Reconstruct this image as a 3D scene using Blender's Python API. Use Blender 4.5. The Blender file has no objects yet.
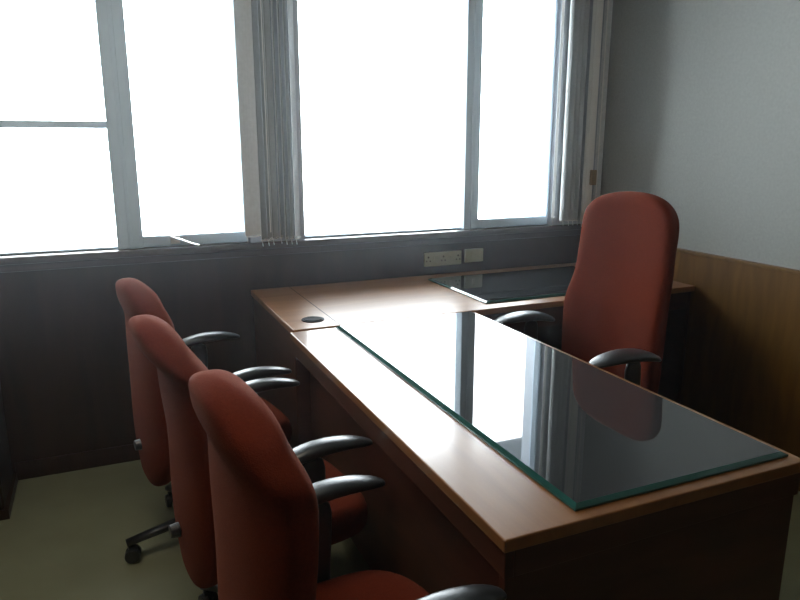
import bpy, bmesh, math, random
from mathutils import Vector, Matrix
random.seed(4)
S = bpy.context.scene
COL = S.collection
PI = math.pi

# ------------------------------------------------------------------ materials
def new_mat(name):
    m = bpy.data.materials.new(name); m.use_nodes = True
    nt = m.node_tree
    b = nt.nodes['Principled BSDF']
    return m, nt, b

def simple(name, col, rough=.5, spec=.5, metal=0, coat=0, coat_rough=.1, ior=1.5, noise=0, nscale=20, bump=0, bscale=300, bdist=.001):
    m, nt, b = new_mat(name)
    b.inputs['Base Color'].default_value = (*col, 1)
    b.inputs['Roughness'].default_value = rough
    b.inputs['Specular IOR Level'].default_value = spec
    b.inputs['Metallic'].default_value = metal
    b.inputs['IOR'].default_value = ior
    b.inputs['Coat Weight'].default_value = coat
    b.inputs['Coat Roughness'].default_value = coat_rough
    tc = nt.nodes.new('ShaderNodeTexCoord')
    if noise:
        n = nt.nodes.new('ShaderNodeTexNoise'); n.inputs['Scale'].default_value = nscale; n.inputs['Detail'].default_value = 4
        nt.links.new(tc.outputs['Object'], n.inputs['Vector'])
        r = nt.nodes.new('ShaderNodeValToRGB')
        r.color_ramp.elements[0].position = .3; r.color_ramp.elements[1].position = .7
        r.color_ramp.elements[0].color = (*[c * (1 - noise) for c in col], 1)
        r.color_ramp.elements[1].color = (*[min(1, c * (1 + noise)) for c in col], 1)
        nt.links.new(n.outputs['Fac'], r.inputs['Fac']); nt.links.new(r.outputs['Color'], b.inputs['Base Color'])
    if bump:
        n = nt.nodes.new('ShaderNodeTexNoise'); n.inputs['Scale'].default_value = bscale; n.inputs['Detail'].default_value = 2
        nt.links.new(tc.outputs['Object'], n.inputs['Vector'])
        bp = nt.nodes.new('ShaderNodeBump'); bp.inputs['Strength'].default_value = bump; bp.inputs['Distance'].default_value = bdist
        nt.links.new(n.outputs['Fac'], bp.inputs['Height']); nt.links.new(bp.outputs['Normal'], b.inputs['Normal'])
    return m

def wood(name, dark, light, stretch=(1, 12, 12), rough=.35, coat=.0, coat_rough=.2, spec=.5, scale=2.2):
    m, nt, b = new_mat(name)
    tc = nt.nodes.new('ShaderNodeTexCoord'); mp = nt.nodes.new('ShaderNodeMapping')
    mp.inputs['Scale'].default_value = stretch
    nt.links.new(tc.outputs['Object'], mp.inputs['Vector'])
    n = nt.nodes.new('ShaderNodeTexNoise'); n.inputs['Scale'].default_value = scale; n.inputs['Detail'].default_value = 6; n.inputs['Distortion'].default_value = .6
    nt.links.new(mp.outputs[0], n.inputs['Vector'])
    r = nt.nodes.new('ShaderNodeValToRGB')
    r.color_ramp.elements[0].position = .32; r.color_ramp.elements[1].position = .7
    r.color_ramp.elements[0].color = (*dark, 1); r.color_ramp.elements[1].color = (*light, 1)
    nt.links.new(n.outputs['Fac'], r.inputs['Fac']); nt.links.new(r.outputs['Color'], b.inputs['Base Color'])
    b.inputs['Roughness'].default_value = rough
    b.inputs['Specular IOR Level'].default_value = spec
    b.inputs['Coat Weight'].default_value = coat; b.inputs['Coat Roughness'].default_value = coat_rough
    return m

M = {}
M['wall'] = simple('speckled grey wall paint', (.385, .40, .385), rough=.8, spec=.2, noise=.05, nscale=90)
M['pillar'] = simple('grey pillar paint', (.52, .55, .60), rough=.7, spec=.3)
M['ceiling'] = simple('ceiling paint', (.30, .30, .28), rough=.9)
M['floor'] = simple('pale tile floor', (.26, .27, .18), rough=.45, spec=.4, noise=.06, nscale=5)
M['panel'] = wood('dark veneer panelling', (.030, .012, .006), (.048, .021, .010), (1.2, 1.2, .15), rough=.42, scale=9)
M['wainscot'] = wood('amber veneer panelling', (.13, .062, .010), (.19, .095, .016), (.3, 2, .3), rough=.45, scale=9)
M['sill'] = wood('sill wood', (.04, .02, .015), (.07, .035, .025), (1, 8, 8), rough=.3)
M['desktop'] = wood('tan desktop veneer', (.21, .10, .038), (.27, .135, .052), (9, 1, 9), rough=.36, spec=.4, scale=2.5, coat=.5, coat_rough=.13)
M['returntop'] = wood('tan side desk veneer', (.27, .125, .05), (.34, .17, .07), (1, 9, 9), rough=.38, spec=.5, scale=2.5, coat=.35, coat_rough=.25)
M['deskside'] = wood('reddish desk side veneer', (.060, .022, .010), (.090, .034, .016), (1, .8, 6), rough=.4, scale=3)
M['seam'] = simple('dark groove', (.05, .025, .012), rough=.6)
M['fabric'] = simple('brick red fabric', (.150, .029, .012), rough=.95, spec=.12, noise=.10, nscale=220, bump=.4, bscale=420, bdist=.0015)
M['fabric'].node_tree.nodes['Principled BSDF'].inputs['Sheen Weight'].default_value = .08
M['fabric'].node_tree.nodes['Principled BSDF'].inputs['Sheen Tint'].default_value = (1, .45, .28, 1)
M['plastic'] = simple('black satin plastic', (.020, .024, .028), rough=.38, spec=.7, coat=.45, coat_rough=.3, bump=.15, bscale=500, bdist=.0004)
M['chrome'] = simple('dark steel', (.35, .36, .38), rough=.25, metal=1)
M['steel'] = simple('bright satin steel', (.9, .9, .9), rough=.3, metal=.9)
M['tint'] = simple('dark tinted glass', (.046, .051, .055), rough=.025, spec=.75, ior=1.62)
M['edge'] = simple('green polished glass edge', (.026, .098, .09), rough=.08, spec=.8, ior=1.55)
M['alu'] = simple('aluminium frame with glare tint', (.50, .62, .72), rough=.5, metal=.0, spec=.5)  # lens glare over the frames is put into this pale blue colour
M['vane'] = simple('off white vane fabric', (.74, .76, .77), rough=.85, spec=.2, noise=.04, nscale=60)
_b = M['vane'].node_tree.nodes['Principled BSDF']
M['vane2'] = simple('bright white vane fabric', (.9, .9, .88), rough=.85, spec=.2)
M['bright'] = simple('white vane with painted light', (.95, .95, .93), rough=.9, spec=.1)  # paler copy of the vane cloth; its brightness stands in for window light
M['matte'] = simple('matte black plastic', (.012, .012, .013), rough=.7, spec=.2)
M['tan'] = simple('tan plastic', (.45, .34, .22), rough=.5)
M['ivory'] = simple('ivory switch plastic', (.52, .54, .44), rough=.4)
M['slot_shade'] = simple('painted slot shade', (.12, .12, .10), rough=.5)  # dark colour painted for the shade inside the socket holes
M['concrete'] = simple('blue grey concrete with painted shade', (.10, .12, .14), rough=.9)  # dark base colour carries the shade of the canopy's underside

m, nt, b = new_mat('window pane glass')
nt.nodes.remove(b)
out = nt.nodes['Material Output']
tr = nt.nodes.new('ShaderNodeBsdfTransparent'); tr.inputs[0].default_value = (.97, .99, 1, 1)
gl = nt.nodes.new('ShaderNodeBsdfGlossy'); gl.inputs['Roughness'].default_value = .02
mx = nt.nodes.new('ShaderNodeMixShader'); fr = nt.nodes.new('ShaderNodeFresnel'); fr.inputs[0].default_value = 1.3
nt.links.new(fr.outputs[0], mx.inputs[0]); nt.links.new(tr.outputs[0], mx.inputs[1]); nt.links.new(gl.outputs[0], mx.inputs[2])
nt.links.new(mx.outputs[0], out.inputs[0])
M['pane'] = m

# ------------------------------------------------------------------ helpers
def link(name, bm, mats, parent=None, smooth=False, bevel=0, subsurf=0, segs=2):
    bmesh.ops.recalc_face_normals(bm, faces=bm.faces)
    me = bpy.data.meshes.new(name); bm.to_mesh(me); bm.free()
    o = bpy.data.objects.new(name, me); COL.objects.link(o)
    for mm in (mats if isinstance(mats, (list, tuple)) else [mats]): me.materials.append(mm)
    if smooth:
        for p in me.polygons: p.use_smooth = True
    if bevel:
        md = o.modifiers.new('bevel', 'BEVEL'); md.width = bevel; md.segments = segs; md.limit_method = 'ANGLE'; md.angle_limit = .7
    if subsurf:
        md = o.modifiers.new('sub', 'SUBSURF'); md.levels = subsurf; md.render_levels = subsurf
    if parent: o.parent = parent
    return o

def box(bm, x0, x1, y0, y1, z0, z1, rot=None, mi=0):
    c = Vector(((x0+x1)/2, (y0+y1)/2, (z0+z1)/2))
    mat = Matrix.Translation(c) @ (rot.to_4x4() if rot else Matrix.Identity(4)) @ Matrix.Diagonal((abs(x1-x0), abs(y1-y0), abs(z1-z0), 1))
    r = bmesh.ops.create_cube(bm, size=1, matrix=mat)
    if mi:
        for f in {f for v in r['verts'] for f in v.link_faces}: f.material_index = mi
    return r['verts']

def cyl(bm, p0, p1, r0, r1=None, n=20):
    p0, p1 = Vector(p0), Vector(p1); d = p1 - p0
    q = d.to_track_quat('Z', 'Y').to_matrix().to_4x4()
    bmesh.ops.create_cone(bm, cap_ends=True, segments=n, radius1=r0, radius2=r0 if r1 is None else r1, depth=d.length,
                          matrix=Matrix.Translation((p0+p1)/2) @ q)

def loft(bm, rings, caps=True):
    vs = [[bm.verts.new(p) for p in r] for r in rings]
    n = len(vs[0])
    for a, b_ in zip(vs, vs[1:]):
        for i in range(n):
            bm.faces.new((a[i], a[(i+1) % n], b_[(i+1) % n], b_[i]))
    if caps:
        bm.faces.new(vs[0][::-1]); bm.faces.new(vs[-1])

def sweep(bm, pts, radii, side=(0, 1, 0), n=16, power=2.4):
    """elliptic tube: radii = (half width along side, half thickness) per point"""
    pts = [Vector(p) for p in pts]; side = Vector(side).normalized(); rings = []
    for i, p in enumerate(pts):
        t = (pts[min(i+1, len(pts)-1)] - pts[max(i-1, 0)]).normalized()
        up = t.cross(side).normalized(); sd = up.cross(t).normalized()
        a, b_ = radii[i]; ring = []
        for k in range(n):
            th = 2*PI*k/n; c, s = math.cos(th), math.sin(th)
            e = 2/power
            ring.append(p + sd*a*math.copysign(abs(c)**e, c) + up*b_*math.copysign(abs(s)**e, s))
        rings.append(ring)
    loft(bm, rings)

def interp(tab, x):
    for (a, va), (b_, vb) in zip(tab, tab[1:]):
        if x <= b_:
            t = max(0, (x-a)/(b_-a)); t = t*t*(3-2*t)
            return va + (vb-va)*t
    return tab[-1][1]

def thing(name, label, cat, loc=(0, 0, 0), rz=0, group=None):
    o = bpy.data.objects.new(name, None); COL.objects.link(o)
    o.empty_display_size = .1
    o.location = loc; o.rotation_euler = (0, 0, rz); o['label'] = label; o['category'] = cat
    if group: o['group'] = group
    return o

def struct(name, bm, mats, parent=None, **k):
    o = link(name, bm, mats, parent, **k)
    if not parent: o['kind'] = 'structure'
    return o

# ------------------------------------------------------------------ room
WY, RX, LX, BY, CZ = 3.13, 2.58, -2.4, -1.6, 2.75
SZ, HZ = .965, 2.32      # sill top, window head
bm = bmesh.new(); box(bm, LX-.2, RX+.2, BY-.2, WY+.2, -.1, 0); struct('floor', bm, M['floor'])
bm = bmesh.new(); box(bm, LX-.2, RX+.2, BY-.2, WY+.2, CZ, CZ+.1); struct('ceiling', bm, M['ceiling'])
bm = bmesh.new(); box(bm, RX, RX+.2, BY, WY+.2, 0, CZ); struct('wall_right', bm, M['wall'])
bm = bmesh.new(); box(bm, LX-.2, LX, BY, WY+.2, 0, CZ); struct('wall_left', bm, M['wainscot'])
bm = bmesh.new(); box(bm, LX-.2, RX+.2, BY-.2, BY, 0, CZ); struct('wall_back', bm, M['wainscot'])
# window wall: lintel + pillar + jamb + wall below the sill
P0, P1, J0 = .622, .878, 2.285
bm = bmesh.new()
box(bm, LX, RX, WY, WY+.2, HZ, CZ)
box(bm, P0, P1, WY, WY+.2, SZ, HZ)
box(bm, J0, RX, WY, WY+.2, SZ, HZ)
box(bm, LX, -.70, WY, WY+.2, SZ, HZ)
box(bm, LX, RX, WY+.02, WY+.2, 0, SZ)
struct('wall_window', bm, M['pillar'])
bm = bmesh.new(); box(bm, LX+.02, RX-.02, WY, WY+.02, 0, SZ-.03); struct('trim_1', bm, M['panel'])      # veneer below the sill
bm = bmesh.new()
box(bm, LX+.02, RX-.02, WY-.022, WY+.16, SZ-.03, SZ); box(bm, LX+.02, RX-.02, WY-.010, WY, SZ-.062, SZ-.03)
struct('trim_2', bm, M['sill'], bevel=.004)                                                     # window sill board
bm = bmesh.new(); box(bm, RX-.018, RX, BY+.02, WY, 0, .895); struct('trim_3', bm, M['wainscot'])
bm = bmesh.new(); box(bm, RX-.026, RX, BY+.02, WY-.024, .895, .910); struct('trim_4', bm, M['wainscot'], bevel=.003)
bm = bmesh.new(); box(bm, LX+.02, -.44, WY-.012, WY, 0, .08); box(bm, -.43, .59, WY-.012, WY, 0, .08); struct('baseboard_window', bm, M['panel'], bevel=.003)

# windows ------------------------------------------------------------
def window(name, x0, x1, verticals, sashes, transoms, latch=None):
    bm = bmesh.new()
    y0, y1 = WY+.05, WY+.10
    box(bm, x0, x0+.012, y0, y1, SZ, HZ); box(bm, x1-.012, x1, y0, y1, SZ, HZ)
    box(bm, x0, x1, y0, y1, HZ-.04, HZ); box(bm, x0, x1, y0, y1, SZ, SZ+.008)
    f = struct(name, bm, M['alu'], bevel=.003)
    for (a, b_) in verticals:
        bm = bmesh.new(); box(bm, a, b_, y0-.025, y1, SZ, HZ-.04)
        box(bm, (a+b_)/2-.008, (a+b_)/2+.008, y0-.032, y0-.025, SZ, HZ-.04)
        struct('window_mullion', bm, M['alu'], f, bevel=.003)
    for (a, b_, z) in transoms:
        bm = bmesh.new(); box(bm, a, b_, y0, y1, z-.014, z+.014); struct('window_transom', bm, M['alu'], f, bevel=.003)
    for (a, b_) in sashes:
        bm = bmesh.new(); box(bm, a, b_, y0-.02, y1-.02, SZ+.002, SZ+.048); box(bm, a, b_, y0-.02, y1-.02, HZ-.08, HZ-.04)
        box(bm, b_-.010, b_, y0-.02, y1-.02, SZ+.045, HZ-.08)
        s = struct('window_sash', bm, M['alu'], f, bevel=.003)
        if latch:
            bm = bmesh.new()
            box(bm, latch-.02, latch+.02, y0-.03, y0-.019, SZ+.012, SZ+.05)
            sweep(bm, [(latch-.016, y0-.045, SZ+.042), (latch+.02, y0-.075, SZ+.034), (latch+.055, y0-.115, SZ+.022), (latch+.085, y0-.145, SZ+.016)],
                  [(.008, .005), (.008, .0045), (.0075, .004), (.007, .0035)], side=(1, 1, 0), n=10)
            cyl(bm, (latch-.012, y0-.05, SZ+.04), (latch-.012, y0-.02, SZ+.04), .008)
            struct('window_latch', bm, M['steel'], s)
    bm = bmesh.new(); box(bm, x0+.01, x1-.01, y0+.030, y0+.034, SZ+.004, HZ-.02)
    struct('window_pane', bm, M['pane'], f)
window('window_1', -.70, P0, [(.058, .162)], [(.162, P0-.01)], [(-.70, .065, 1.485)], latch=.295)
window('window_2', P1, J0, [(1.745, 1.83)], [(1.83, J0-.01)], [])
# concrete canopy outside above the windows
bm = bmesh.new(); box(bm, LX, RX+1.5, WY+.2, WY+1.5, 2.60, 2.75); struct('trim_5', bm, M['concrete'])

# vertical blinds -----------------------------------------------------
def vane(bm, x, y, ang, w, z0, z1, curve=.006):
    n = 6; d = Vector((math.cos(ang), math.sin(ang), 0)); nn = Vector((-d.y, d.x, 0))
    rows = []
    for z in (z0, z1):
        rows.append([Vector((x, y, z)) + d*w*(i/n-.5) + nn*curve*math.cos(PI*(i/n-.5)) for i in range(n+1)])
    a = [[bm.verts.new(p) for p in r] for r in rows]
    b_ = [[bm.verts.new(p + nn*.0012) for p in r] for r in rows]
    for s in (a, b_):
        for i in range(n): bm.faces.new((s[0][i], s[0][i+1], s[1][i+1], s[1][i]))
    for r in (0, 1):
        for i in range(n): bm.faces.new((a[r][i], a[r][i+1], b_[r][i+1], b_[r][i]))
    for i in (0, n): bm.faces.new((a[0][i], a[1][i], b_[1][i], b_[0][i]))

def blind(label, x0, x1, vanes, cordx, group=None):
    t = thing('vertical_blind', label, 'blind', ((x0+x1)/2, WY-.06, HZ), 0)
    cx = (x0+x1)/2
    def rel(o): o.matrix_parent_inverse = Matrix.Translation((-cx, -(WY-.06), -HZ)); return o
    bm = bmesh.new(); box(bm, x0, x1, WY-.085, WY-.035, HZ+.02, HZ+.06)
    box(bm, x0+.1, x0+.13, WY-.06, WY, HZ+.06, HZ+.075); box(bm, x1-.13, x1-.1, WY-.06, WY, HZ+.06, HZ+.075)
    rel(link('headrail', bm, M['vane2'], t, bevel=.003))
    for (x, ang, w, z0, mt) in vanes:
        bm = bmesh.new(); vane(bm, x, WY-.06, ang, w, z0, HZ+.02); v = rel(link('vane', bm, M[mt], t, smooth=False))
        bm = bmesh.new(); d = Vector((math.cos(ang), math.sin(ang)))*w*.42
        vs = [Vector((x-d.x, WY-.06-d.y, z0-.002)), Vector((x, WY-.06, z0-.006)), Vector((x+d.x, WY-.06+d.y, z0-.002))]
        sweep(bm, vs, [(.0022, .006)]*3, side=(0, 0, 1), n=8)
        # dangling link of bead chain
        cyl(bm, (x-d.x, WY-.06-d.y, z0), (x-d.x+.004, WY-.06-d.y, z0-.028), .0018, n=6)
        wo = link('vane_weight', bm, M['vane2'], v); wo.matrix_parent_inverse = (Matrix.Translation((-cx, -(WY-.06), -HZ)))
        wo.matrix_parent_inverse = Matrix.Identity(4); wo.matrix_parent_inverse = Matrix.Identity(4)
    for cxx in cordx:
        bm = bmesh.new(); cyl(bm, (cxx, WY-.09, 1.02), (cxx, WY-.09, HZ+.02), .0025, n=8); rel(link('cord', bm, M['vane2'], t))
    return t
va = [(.625, .35, .085, 1.005, 'vane')]
for i in range(7): va.append((.672 + i*.026, 1.15 + random.uniform(-.15, .15), .088, .992 + random.uniform(-.006, .006), 'vane'))
blind('off-white vertical blind drawn back against the pillar between the two windows', -.95, .86, va, [.695])
vb = [(2.245, .75, .07, 1.02, 'vane2')] + [(2.30 + i*.03, 1.25 + random.uniform(-.1, .1), .075, 1.0, 'vane') for i in range(4)]
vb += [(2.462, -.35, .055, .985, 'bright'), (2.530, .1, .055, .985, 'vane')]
blind('off-white vertical blind gathered into the corner beside the grey wall', .90, 2.565, vb, [2.425, 2.5])

# tan connector on the blind in the corner is a clip holding the strips
bm = bmesh.new(); box(bm, 2.472, 2.505, WY-.082, WY-.062, 1.185, 1.265)
ob = link('cord_clip', bm, M['tan'], None, bevel=.003)
bl = [o for o in COL.objects if o.name.startswith('vertical_blind')][-1]
ob.parent = bl; ob.matrix_parent_inverse = Matrix.Translation(-bl.location)

# ------------------------------------------------------------------ switch plates
def plate(x0, x1, z0, z1, label, kinds):
    cx = (x0+x1)/2; cz = (z0+z1)/2
    t = thing('switch_plate' if len(kinds) == 1 else 'socket_plate', label, 'switch plate' if len(kinds) == 1 else 'socket plate', (cx, WY, cz))
    bm = bmesh.new(); box(bm, -(x1-x0)/2, (x1-x0)/2, -.012, 0, -(z1-z0)/2, (z1-z0)/2); link('plate', bm, M['ivory'], t, bevel=.003)
    n = len(kinds); W = x1-x0
    for i, k in enumerate(kinds):
        c = -W/2 + W*(i+.5)/n
        if k == 's':
            bm = bmesh.new(); box(bm, c-.011, c+.011, -.017, -.012, -.016, .016, Matrix.Rotation(.12, 3, 'X')); link('rocker', bm, M['ivory'], t, bevel=.002)
        else:
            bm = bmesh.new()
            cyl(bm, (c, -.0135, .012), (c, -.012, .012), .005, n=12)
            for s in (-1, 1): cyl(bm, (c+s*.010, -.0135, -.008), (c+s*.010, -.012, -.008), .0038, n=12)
            link('socket_holes', bm, M['slot_shade'], t)
    return t
plate(1.500, 1.715, .790, .862, 'long ivory socket plate with switches below the window sill', 'pspsp')
plate(1.736, 1.845, .796, .866, 'short ivory switch plate next to the longer socket plate', 's')

# ------------------------------------------------------------------ low cabinet at the far left
t = thing('low_cabinet', 'dark wooden cabinet end below the window at the picture\'s left edge', 'cabinet', (-.75, 2.95, 0))
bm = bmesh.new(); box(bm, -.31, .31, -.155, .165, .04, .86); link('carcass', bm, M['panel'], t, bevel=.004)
bm = bmesh.new(); box(bm, -.32, .325, -.172, .165, .86, .885); link('cabinet_top', bm, M['panel'], t, bevel=.004)
for s in (-1, 1):
    bm = bmesh.new(); box(bm, s*.155-.148, s*.155+.148, -.172, -.155, .055, .85); d = link('door', bm, M['panel'], t, bevel=.003)
    bm = bmesh.new(); cyl(bm, (s*.03, -.195, .6), (s*.03, -.195, .7), .005); cyl(bm, (s*.03, -.195, .61), (s*.03, -.172, .61), .004); cyl(bm, (s*.03, -.195, .69), (s*.03, -.172, .69), .004)
    link('handle', bm, M['chrome'], d)
bm = bmesh.new(); box(bm, -.31, .325, -.165, .165, 0, .04); link('plinth', bm, M['panel'], t)

# ------------------------------------------------------------------ main desk
DX0, DX1, DY0, DY1, DZ = .587, 1.347, .893, 2.330, .75
t = thing('office_desk', 'large wooden desk with tan top running from the foreground towards the window', 'desk', ((DX0+DX1)/2, (DY0+DY1)/2, 0))
cx, cy = t.location.x, t.location.y
hx, hy = (DX1-DX0)/2, (DY1-DY0)/2
bm = bmesh.new(); box(bm, -hx, hx, -hy, hy, DZ-.026, DZ); link('desk_top', bm, M['desktop'], t, bevel=.003)
bm = bmesh.new(); box(bm, -hx+.006, -hx+.026, -hy+.006, hy-.01, DZ-.082, DZ-.026)
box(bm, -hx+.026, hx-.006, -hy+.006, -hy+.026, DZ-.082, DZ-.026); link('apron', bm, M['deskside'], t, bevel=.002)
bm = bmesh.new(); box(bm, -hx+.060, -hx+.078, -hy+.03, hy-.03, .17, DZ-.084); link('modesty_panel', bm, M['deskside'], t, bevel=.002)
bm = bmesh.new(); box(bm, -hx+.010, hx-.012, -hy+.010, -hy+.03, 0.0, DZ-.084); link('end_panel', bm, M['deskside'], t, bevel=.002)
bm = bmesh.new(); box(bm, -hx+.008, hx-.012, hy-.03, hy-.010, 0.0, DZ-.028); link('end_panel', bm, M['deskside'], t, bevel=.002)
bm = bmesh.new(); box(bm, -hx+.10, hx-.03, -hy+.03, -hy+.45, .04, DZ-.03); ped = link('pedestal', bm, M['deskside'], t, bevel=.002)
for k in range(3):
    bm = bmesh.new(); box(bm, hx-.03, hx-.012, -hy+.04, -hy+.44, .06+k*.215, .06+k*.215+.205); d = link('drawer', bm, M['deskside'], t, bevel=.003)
    bm = bmesh.new(); cyl(bm, (hx+.008, -hy+.18, .17+k*.215), (hx+.008, -hy+.30, .17+k*.215), .005)
    for yy in (-hy+.19, -hy+.29): cyl(bm, (hx+.008, yy, .17+k*.215), (hx-.012, yy, .17+k*.215), .004)
    link('handle', bm, M['chrome'], d)

# bevelled glass sheet
def glass_sheet(name, label, x0, x1, y0, y1, z, th=.010, bev=.011):
    bm = bmesh.new()
    def ring(d, zz): return [bm.verts.new(p) for p in ((x0+d, y0+d, zz), (x1-d, y0+d, zz), (x1-d, y1-d, zz), (x0+d, y1-d, zz))]
    r0, r1, r2, r3 = ring(0, z), ring(0, z+th*.45), ring(bev, z+th), ring(bev+.001, z+th)
    bm.faces.new(r0[::-1])
    for a, b_ in ((r0, r1), (r1, r2), (r2, r3)):
        for i in range(4):
            f = bm.faces.new((a[i], a[(i+1) % 4], b_[(i+1) % 4], b_[i]))
            f.material_index = 1 if b_ is not r3 else 0
    bm.faces.new(r3)
    o = link(name, bm, [M['tint'], M['edge']])
    o['label'] = label; o['category'] = 'glass top'
    return o
glass_sheet('desk_glass', 'large dark glass top with green cut edge on the main desk', .757, 1.325, .922, 2.318, DZ+.0005)

# ------------------------------------------------------------------ return desk along the window wall
RX0, RX1, RY0, RY1 = .605, 2.555, 2.352, 3.105
t = thing('side_desk', 'long wooden side desk standing against the wall below the window', 'desk', ((RX0+RX1)/2, (RY0+RY1)/2, 0))
hx, hy = (RX1-RX0)/2, (RY1-RY0)/2; cx, cy = t.location.x, t.location.y
bm = bmesh.new(); box(bm, -hx, hx, -hy, hy, DZ-.026, DZ); link('desk_top', bm, M['returntop'], t, bevel=.003)
bm = bmesh.new(); box(bm, .784-cx, .787-cx, -hy+.004, hy-.004, DZ, DZ+.0006); link('seam', bm, M['seam'], t)
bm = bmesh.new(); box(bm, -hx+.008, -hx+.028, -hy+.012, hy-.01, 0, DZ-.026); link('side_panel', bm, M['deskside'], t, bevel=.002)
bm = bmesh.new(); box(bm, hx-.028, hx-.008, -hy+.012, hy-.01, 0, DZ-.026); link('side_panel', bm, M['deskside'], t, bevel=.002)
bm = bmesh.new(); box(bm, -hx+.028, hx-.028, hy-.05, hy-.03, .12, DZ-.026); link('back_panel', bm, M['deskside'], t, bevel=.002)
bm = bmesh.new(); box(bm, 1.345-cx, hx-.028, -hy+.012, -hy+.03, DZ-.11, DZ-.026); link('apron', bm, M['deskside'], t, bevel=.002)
bm = bmesh.new(); gx, gy = .713-cx, 2.468-cy
cyl(bm, (gx, gy, DZ), (gx, gy, DZ+.003), .044, n=32); g = link('cable_grommet', bm, M['matte'], t, bevel=.001)
bm = bmesh.new(); cyl(bm, (gx, gy, DZ+.003), (gx, gy, DZ+.005), .034, n=32); box(bm, gx-.012, gx+.012, gy+.018, gy+.035, DZ+.004, DZ+.0055); link('grommet_cap', bm, M['matte'], g)
glass_sheet('side_desk_glass', 'smaller dark glass top on the side desk below the window', 1.455, 2.33, 2.425, 2.985, DZ+.0005)

# ------------------------------------------------------------------ chairs
def superring(cx, cy, z, a, b_, n=28, power=3.2, bow=0, wmax=.24):
    out = []
    for k in range(n):
        th = 2*PI*k/n; c, s = math.cos(th), math.sin(th); e = 2/power
        x = a*math.copysign(abs(c)**e, c); y = b_*math.copysign(abs(s)**e, s)
        out.append(Vector((cx + x + bow*(y/wmax)**2, cy + y, z)))
    return out

def make_back(t, T, B, wt, pt, tt, bow=.03, tp=.16, bp=.10, pw=2.3):
    """wt, pt, tt: width, offset and thickness tables over 0..1 of the height"""
    bm = bmesh.new(); rings = []
    N = 34
    for i in range(N+1):
        u = .5 - .5*math.cos(PI*i/N)
        z = B + (T-B)*u
        w = interp(wt, u); th = interp(tt, u); x = interp(pt, u)
        k = 1.0
        if T-z < tp: k = max(1e-4, 1-((tp-(T-z))/tp)**pw)**(1/pw)
        if z-B < bp: k = max(1e-4, 1-((bp-(z-B))/bp)**pw)**(1/pw)
        kt = 1.0
        if T-z < .05: kt = max(1e-4, 1-((.05-(T-z))/.05)**2)**.5
        if z-B < .045: kt = max(1e-4, 1-((.045-(z-B))/.045)**2)**.5
        rings.append(superring(x, 0, z, max(th*kt, .004), max(w*k, .012), bow=bow, power=2.9))
    loft(bm, rings)
    return link('backrest', bm, M['fabric'], t, smooth=True, subsurf=1)

def make_seat(t, z, depth, width, thick=.05, x0=.02):
    bm = bmesh.new(); rings = []
    prof = [(-1, .80), (-.92, .92), (-.6, .985), (0, 1.0), (.55, .985), (.85, .95), (.97, .88), (1, .78)]
    for (s, k) in prof:
        zz = z - thick + s*thick
        r = []
        for p in superring(x0, 0, zz, depth*k, width*k, n=36, power=3.4):
            q = p.copy(); lx = (q.x-x0)/depth
            q.z -= .022*max(0, lx-.45)**1.5*2.2           # waterfall front edge
            if s > .4: q.z += .010*(abs(q.y)/width)**2 - .004
            r.append(q)
        rings.append(r)
    loft(bm, rings)
    link('seat', bm, M['fabric'], t, smooth=True, subsurf=1)
    bm = bmesh.new(); loft(bm, [superring(x0, 0, z-2*thick-.012, depth*.72, width*.74, n=28), superring(x0, 0, z-2*thick+.010, depth*.82, width*.84, n=28)])
    link('seat_pan', bm, M['plastic'], t, smooth=False)

def make_arm(t, s, zt, yo, x0, x1, seatz, w=.031):
    L = x1-x0; pts = []; rad = []
    tab = [(0, -.030, .35, .35), (.06, -.020, .8, .75), (.2, -.006, 1, 1.0), (.4, .003, 1.05, 1.15), (.62, .004, 1.0, 1.05), (.82, -.002, .92, .8), (.95, -.010, .7, .55), (1, -.013, .35, .3)]
    for (f, dz, a, b_) in tab:
        pts.append((x0+L*f, s*yo, zt-.018+dz)); rad.append((w*a, .0165*b_))
    bm = bmesh.new(); sweep(bm, pts, rad, n=18)
    a = link('armrest', bm, M['plastic'], t, smooth=True, subsurf=1)
    bm = bmesh.new(); m = x0+L*.38
    sweep(bm, [(m, s*yo, zt-.03), (m, s*(yo+.002), zt-.10), (m-.004, s*(yo+.003), zt-.18), (m-.01, s*yo, seatz-.10), (m-.01, s*(yo-.03), seatz-.132), (m-.01, s*(yo-.14), seatz-.137)],
          [(.036, .015), (.034, .014), (.033, .013), (.033, .013), (.030, .012), (.026, .010)], side=(1, 0, 0), n=14)
    link('arm_post', bm, M['plastic'], a, smooth=True, subsurf=1)

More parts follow.
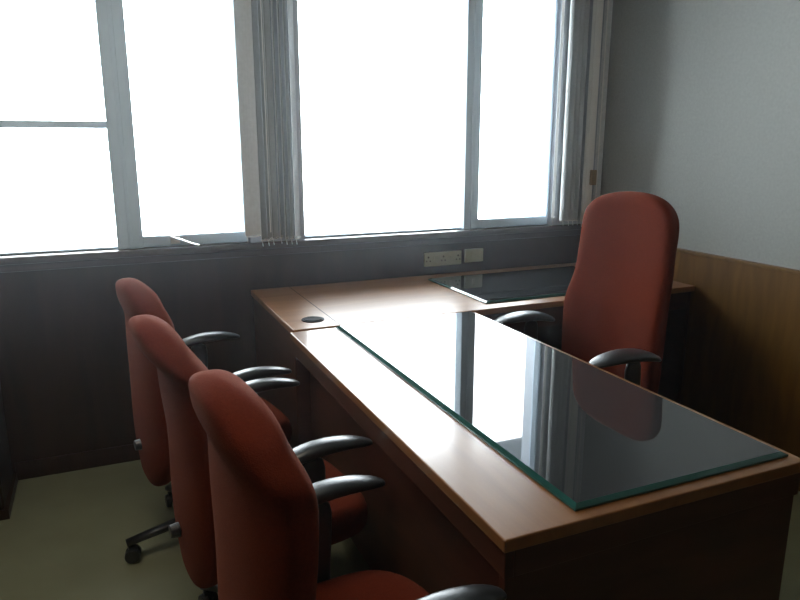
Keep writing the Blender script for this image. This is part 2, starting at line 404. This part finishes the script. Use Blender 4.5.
def make_base(t, seatz, leg0, R=.29):
    bm = bmesh.new(); cyl(bm, (0, 0, .085), (0, 0, .27), .027, .025); cyl(bm, (0, 0, .25), (0, 0, seatz-.145), .016, .016)
    link('gas_lift', bm, M['plastic'], t, smooth=False, bevel=.002)
    bm = bmesh.new(); box(bm, -.10, .10, -.07, .07, seatz-.155, seatz-.112)
    mech = link('tilt_mechanism', bm, M['plastic'], t, bevel=.008)
    bm = bmesh.new(); cyl(bm, (.03, -.06, seatz-.135), (.05, -.22, seatz-.14), .005); cyl(bm, (.05, -.2, seatz-.14), (.055, -.26, seatz-.142), .009)
    link('lever', bm, M['plastic'], mech)
    bm = bmesh.new(); cyl(bm, (0, 0, .07), (0, 0, .125), .045, .036); hub = link('base_hub', bm, M['plastic'], t, bevel=.004)
    for k in range(5):
        a = leg0 + k*2*PI/5; d = Vector((math.cos(a), math.sin(a), 0)); side = Vector((-d.y, d.x, 0))
        bm = bmesh.new()
        sweep(bm, [d*.03+Vector((0, 0, .105)), d*.12+Vector((0, 0, .102)), d*.22+Vector((0, 0, .088)), d*(R+.012)+Vector((0, 0, .074))],
              [(.024, .018), (.021, .016), (.018, .013), (.016, .010)], side=side, n=12, power=3)
        leg = link('base_leg', bm, M['plastic'], t, smooth=True)
        bm = bmesh.new(); c = d*R + Vector((0, 0, .027)) - d*.006
        ax = Vector((math.cos(a+1.2), math.sin(a+1.2), 0))
        for sgn in (-1, 1):
            cyl(bm, c+ax*sgn*.006, c+ax*sgn*.024, .027, .024, n=20)
        cyl(bm, c-ax*.007, c+ax*.007, .010, n=12); cyl(bm, c+Vector((0, 0, .0)), c+Vector((0, 0, .05)), .006, n=10)
        box(bm, c.x-.014, c.x+.014, c.y-.012, c.y+.012, c.z+.012, c.z+.032)
        link('caster', bm, M['plastic'], leg, bevel=.002)

def make_chair(name, label, loc, rz, T=1.03, B=.345, seatz=.47, armz=.69, leg0=0, exec_=False, group=None, lean=0, bdx=0, yo=.25, R=.265):
    t = thing(name, label, 'chair', loc, rz, group)
    if exec_:
        make_back(t, T, B, wt=[(0, .23), (.18, .26), (.42, .265), (.62, .245), (.80, .240), (1, .225)],
                  pt=[(0, -.19), (.22, -.19), (.42, -.195), (.68, -.225), (.88, -.235), (1, -.225)],
                  tt=[(0, .045), (.25, .055), (.45, .055), (.7, .045), (.88, .050), (1, .045)], bow=.045, tp=.11, bp=.12)
        zl = (B+.13)
    else:
        make_back(t, T, B, wt=[(0, .150), (.2, .190), (.45, .208), (.70, .222), (.84, .220), (.915, .175), (.96, .125), (1, .10)],
                  pt=[(0, bdx-.180), (.28, bdx-.180), (.5, bdx-.176), (.80, bdx-.170-.3*lean), (.92, bdx-.200-.9*lean), (1, bdx-.222-lean)],
                  tt=[(0, .036), (.28, .043), (.5, .044), (.75, .051), (.88, .052), (1, .050)], bow=.012, tp=.050, bp=.14, pw=2.1)
        zl = B+.12
    make_seat(t, seatz, .235 if not exec_ else .235, .225 if not exec_ else .26, x0=.018 if not exec_ else .02)
    if exec_: ax0, ax1 = -.10, .185
    else: ax0, ax1 = -.07, .195
    for s in (1, -1): make_arm(t, s, armz, yo, ax0, ax1, seatz, w=.048 if exec_ else .031)
    # bracket that carries the back, with its knob
    bm = bmesh.new()
    sweep(bm, [(-.02, 0, seatz-.135), (-.10, 0, seatz-.13), (-.17, 0, seatz-.11), (-.185, 0, seatz-.05), (-.18, 0, seatz+.05)],
          [(.035, .008)]*5, n=12, power=4)
    br = link('back_bracket', bm, M['plastic'], t, smooth=True)
    bm = bmesh.new(); cyl(bm, (-.20, 0, seatz-.05), (-.262, 0, seatz-.05), .010); cyl(bm, (-.25, 0, seatz-.05), (-.275, 0, seatz-.05), .020, .017)
    link('knob', bm, M['plastic'], br, bevel=.002)
    make_base(t, seatz, leg0, R)
    return t

G = 'red visitor chairs along the desk'
make_chair('office_chair', 'red fabric office chair nearest the camera, in the foreground of the row', (.366, 1.085, 0), math.radians(5), leg0=.3, T=1.055, B=.30, armz=.692, yo=.225, group=G)
make_chair('office_chair', 'red fabric office chair in the middle of the row of three', (.366, 1.75, 0), math.radians(6), leg0=.9, T=1.005, B=.26, armz=.70, lean=.045, bdx=-.026, group=G)
make_chair('office_chair', 'red fabric office chair nearest the window in the row of three', (.308, 2.36, 0), math.radians(9), leg0=math.radians(181), T=.99, B=.27, armz=.70, lean=-.010, bdx=-.034, R=.32, group=G)
make_chair('executive_chair', 'tall red high-backed chair behind the desk facing the other three', (1.605, 1.995, 0), math.radians(181), T=1.237, B=.42, seatz=.50, armz=.736, leg0=.2, exec_=True, yo=.293, R=.31)

# ------------------------------------------------------------------ light
w = bpy.data.worlds.new('sky'); S.world = w; w.use_nodes = True
nt = w.node_tree; bg = nt.nodes['Background']
tc = nt.nodes.new('ShaderNodeTexCoord'); sx = nt.nodes.new('ShaderNodeSeparateXYZ'); rp = nt.nodes.new('ShaderNodeValToRGB')
mr = nt.nodes.new('ShaderNodeMapRange'); mr.inputs['From Min'].default_value = -1; mr.inputs['From Max'].default_value = 1
nt.links.new(tc.outputs['Generated'], sx.inputs[0]); nt.links.new(sx.outputs['Z'], mr.inputs['Value']); nt.links.new(mr.outputs[0], rp.inputs['Fac'])
e = rp.color_ramp.elements
SKY = 12.0; GLARE_HAZE = .012
# daylight outside: a wide sky dome round the building; thin haze is added to imitate lens glare
bg.inputs['Strength'].default_value = 0
for l in list(bg.inputs['Color'].links): nt.links.remove(l)
bg.inputs['Color'].default_value = (0, 0, 0, 1)
vs = nt.nodes.new('ShaderNodeVolumeScatter'); vs.inputs['Density'].default_value = GLARE_HAZE; vs.inputs['Anisotropy'].default_value = .86
vs.inputs['Color'].default_value = (.88, .95, 1, 1)
nt.links.new(vs.outputs[0], nt.nodes['World Output'].inputs['Volume'])
for n in (tc, sx, rp, mr): nt.nodes.remove(n)
m = bpy.data.materials.new('overcast sky'); m.use_nodes = True; nt = m.node_tree; nt.nodes.remove(nt.nodes['Principled BSDF'])
tc = nt.nodes.new('ShaderNodeTexCoord'); sx = nt.nodes.new('ShaderNodeSeparateXYZ'); rp = nt.nodes.new('ShaderNodeValToRGB'); em = nt.nodes.new('ShaderNodeEmission')
mr = nt.nodes.new('ShaderNodeMapRange'); mr.inputs['From Min'].default_value = -14; mr.inputs['From Max'].default_value = 14
nt.links.new(tc.outputs['Object'], sx.inputs[0]); nt.links.new(sx.outputs['Z'], mr.inputs['Value']); nt.links.new(mr.outputs[0], rp.inputs['Fac'])
e = rp.color_ramp.elements
e[0].position = .30; e[0].color = (.40, .42, .40, 1)
e[1].position = .42; e[1].color = (.93, .975, 1.0, 1)
nt.links.new(rp.outputs['Color'], em.inputs['Color']); em.inputs['Strength'].default_value = SKY
nt.links.new(em.outputs[0], nt.nodes['Material Output'].inputs['Surface'])
bm = bmesh.new(); bmesh.ops.create_icosphere(bm, subdivisions=4, radius=14)
dome = struct('sky', bm, m, smooth=True)

def area(name, loc, rot, size, power, col):
    l = bpy.data.lights.new(name, 'AREA'); l.energy = power; l.color = col; l.shape = 'RECTANGLE'; l.size, l.size_y = size
    o = bpy.data.objects.new(name, l); COL.objects.link(o); o.location = loc; o.rotation_euler = rot
    return o
area('ceiling_lamp', (-.35, 1.35, 2.72), (0, 0, 0), (1.0, .5), 16, (1, .90, .74))

# ------------------------------------------------------------------ camera
cam = bpy.data.cameras.new('camera'); co = bpy.data.objects.new('camera', cam); COL.objects.link(co)
cam.sensor_fit = 'HORIZONTAL'; cam.sensor_width = 36; cam.lens = 36*685/800; cam.clip_start = .02
co.location = (0, 0, 1.42)
co.rotation_euler = (math.radians(90)-math.atan(158/680), 0, -math.atan(305/698))
S.camera = co
S.view_settings.view_transform = 'Standard'
S.view_settings.look = 'Medium High Contrast'
S.view_settings.exposure = 0
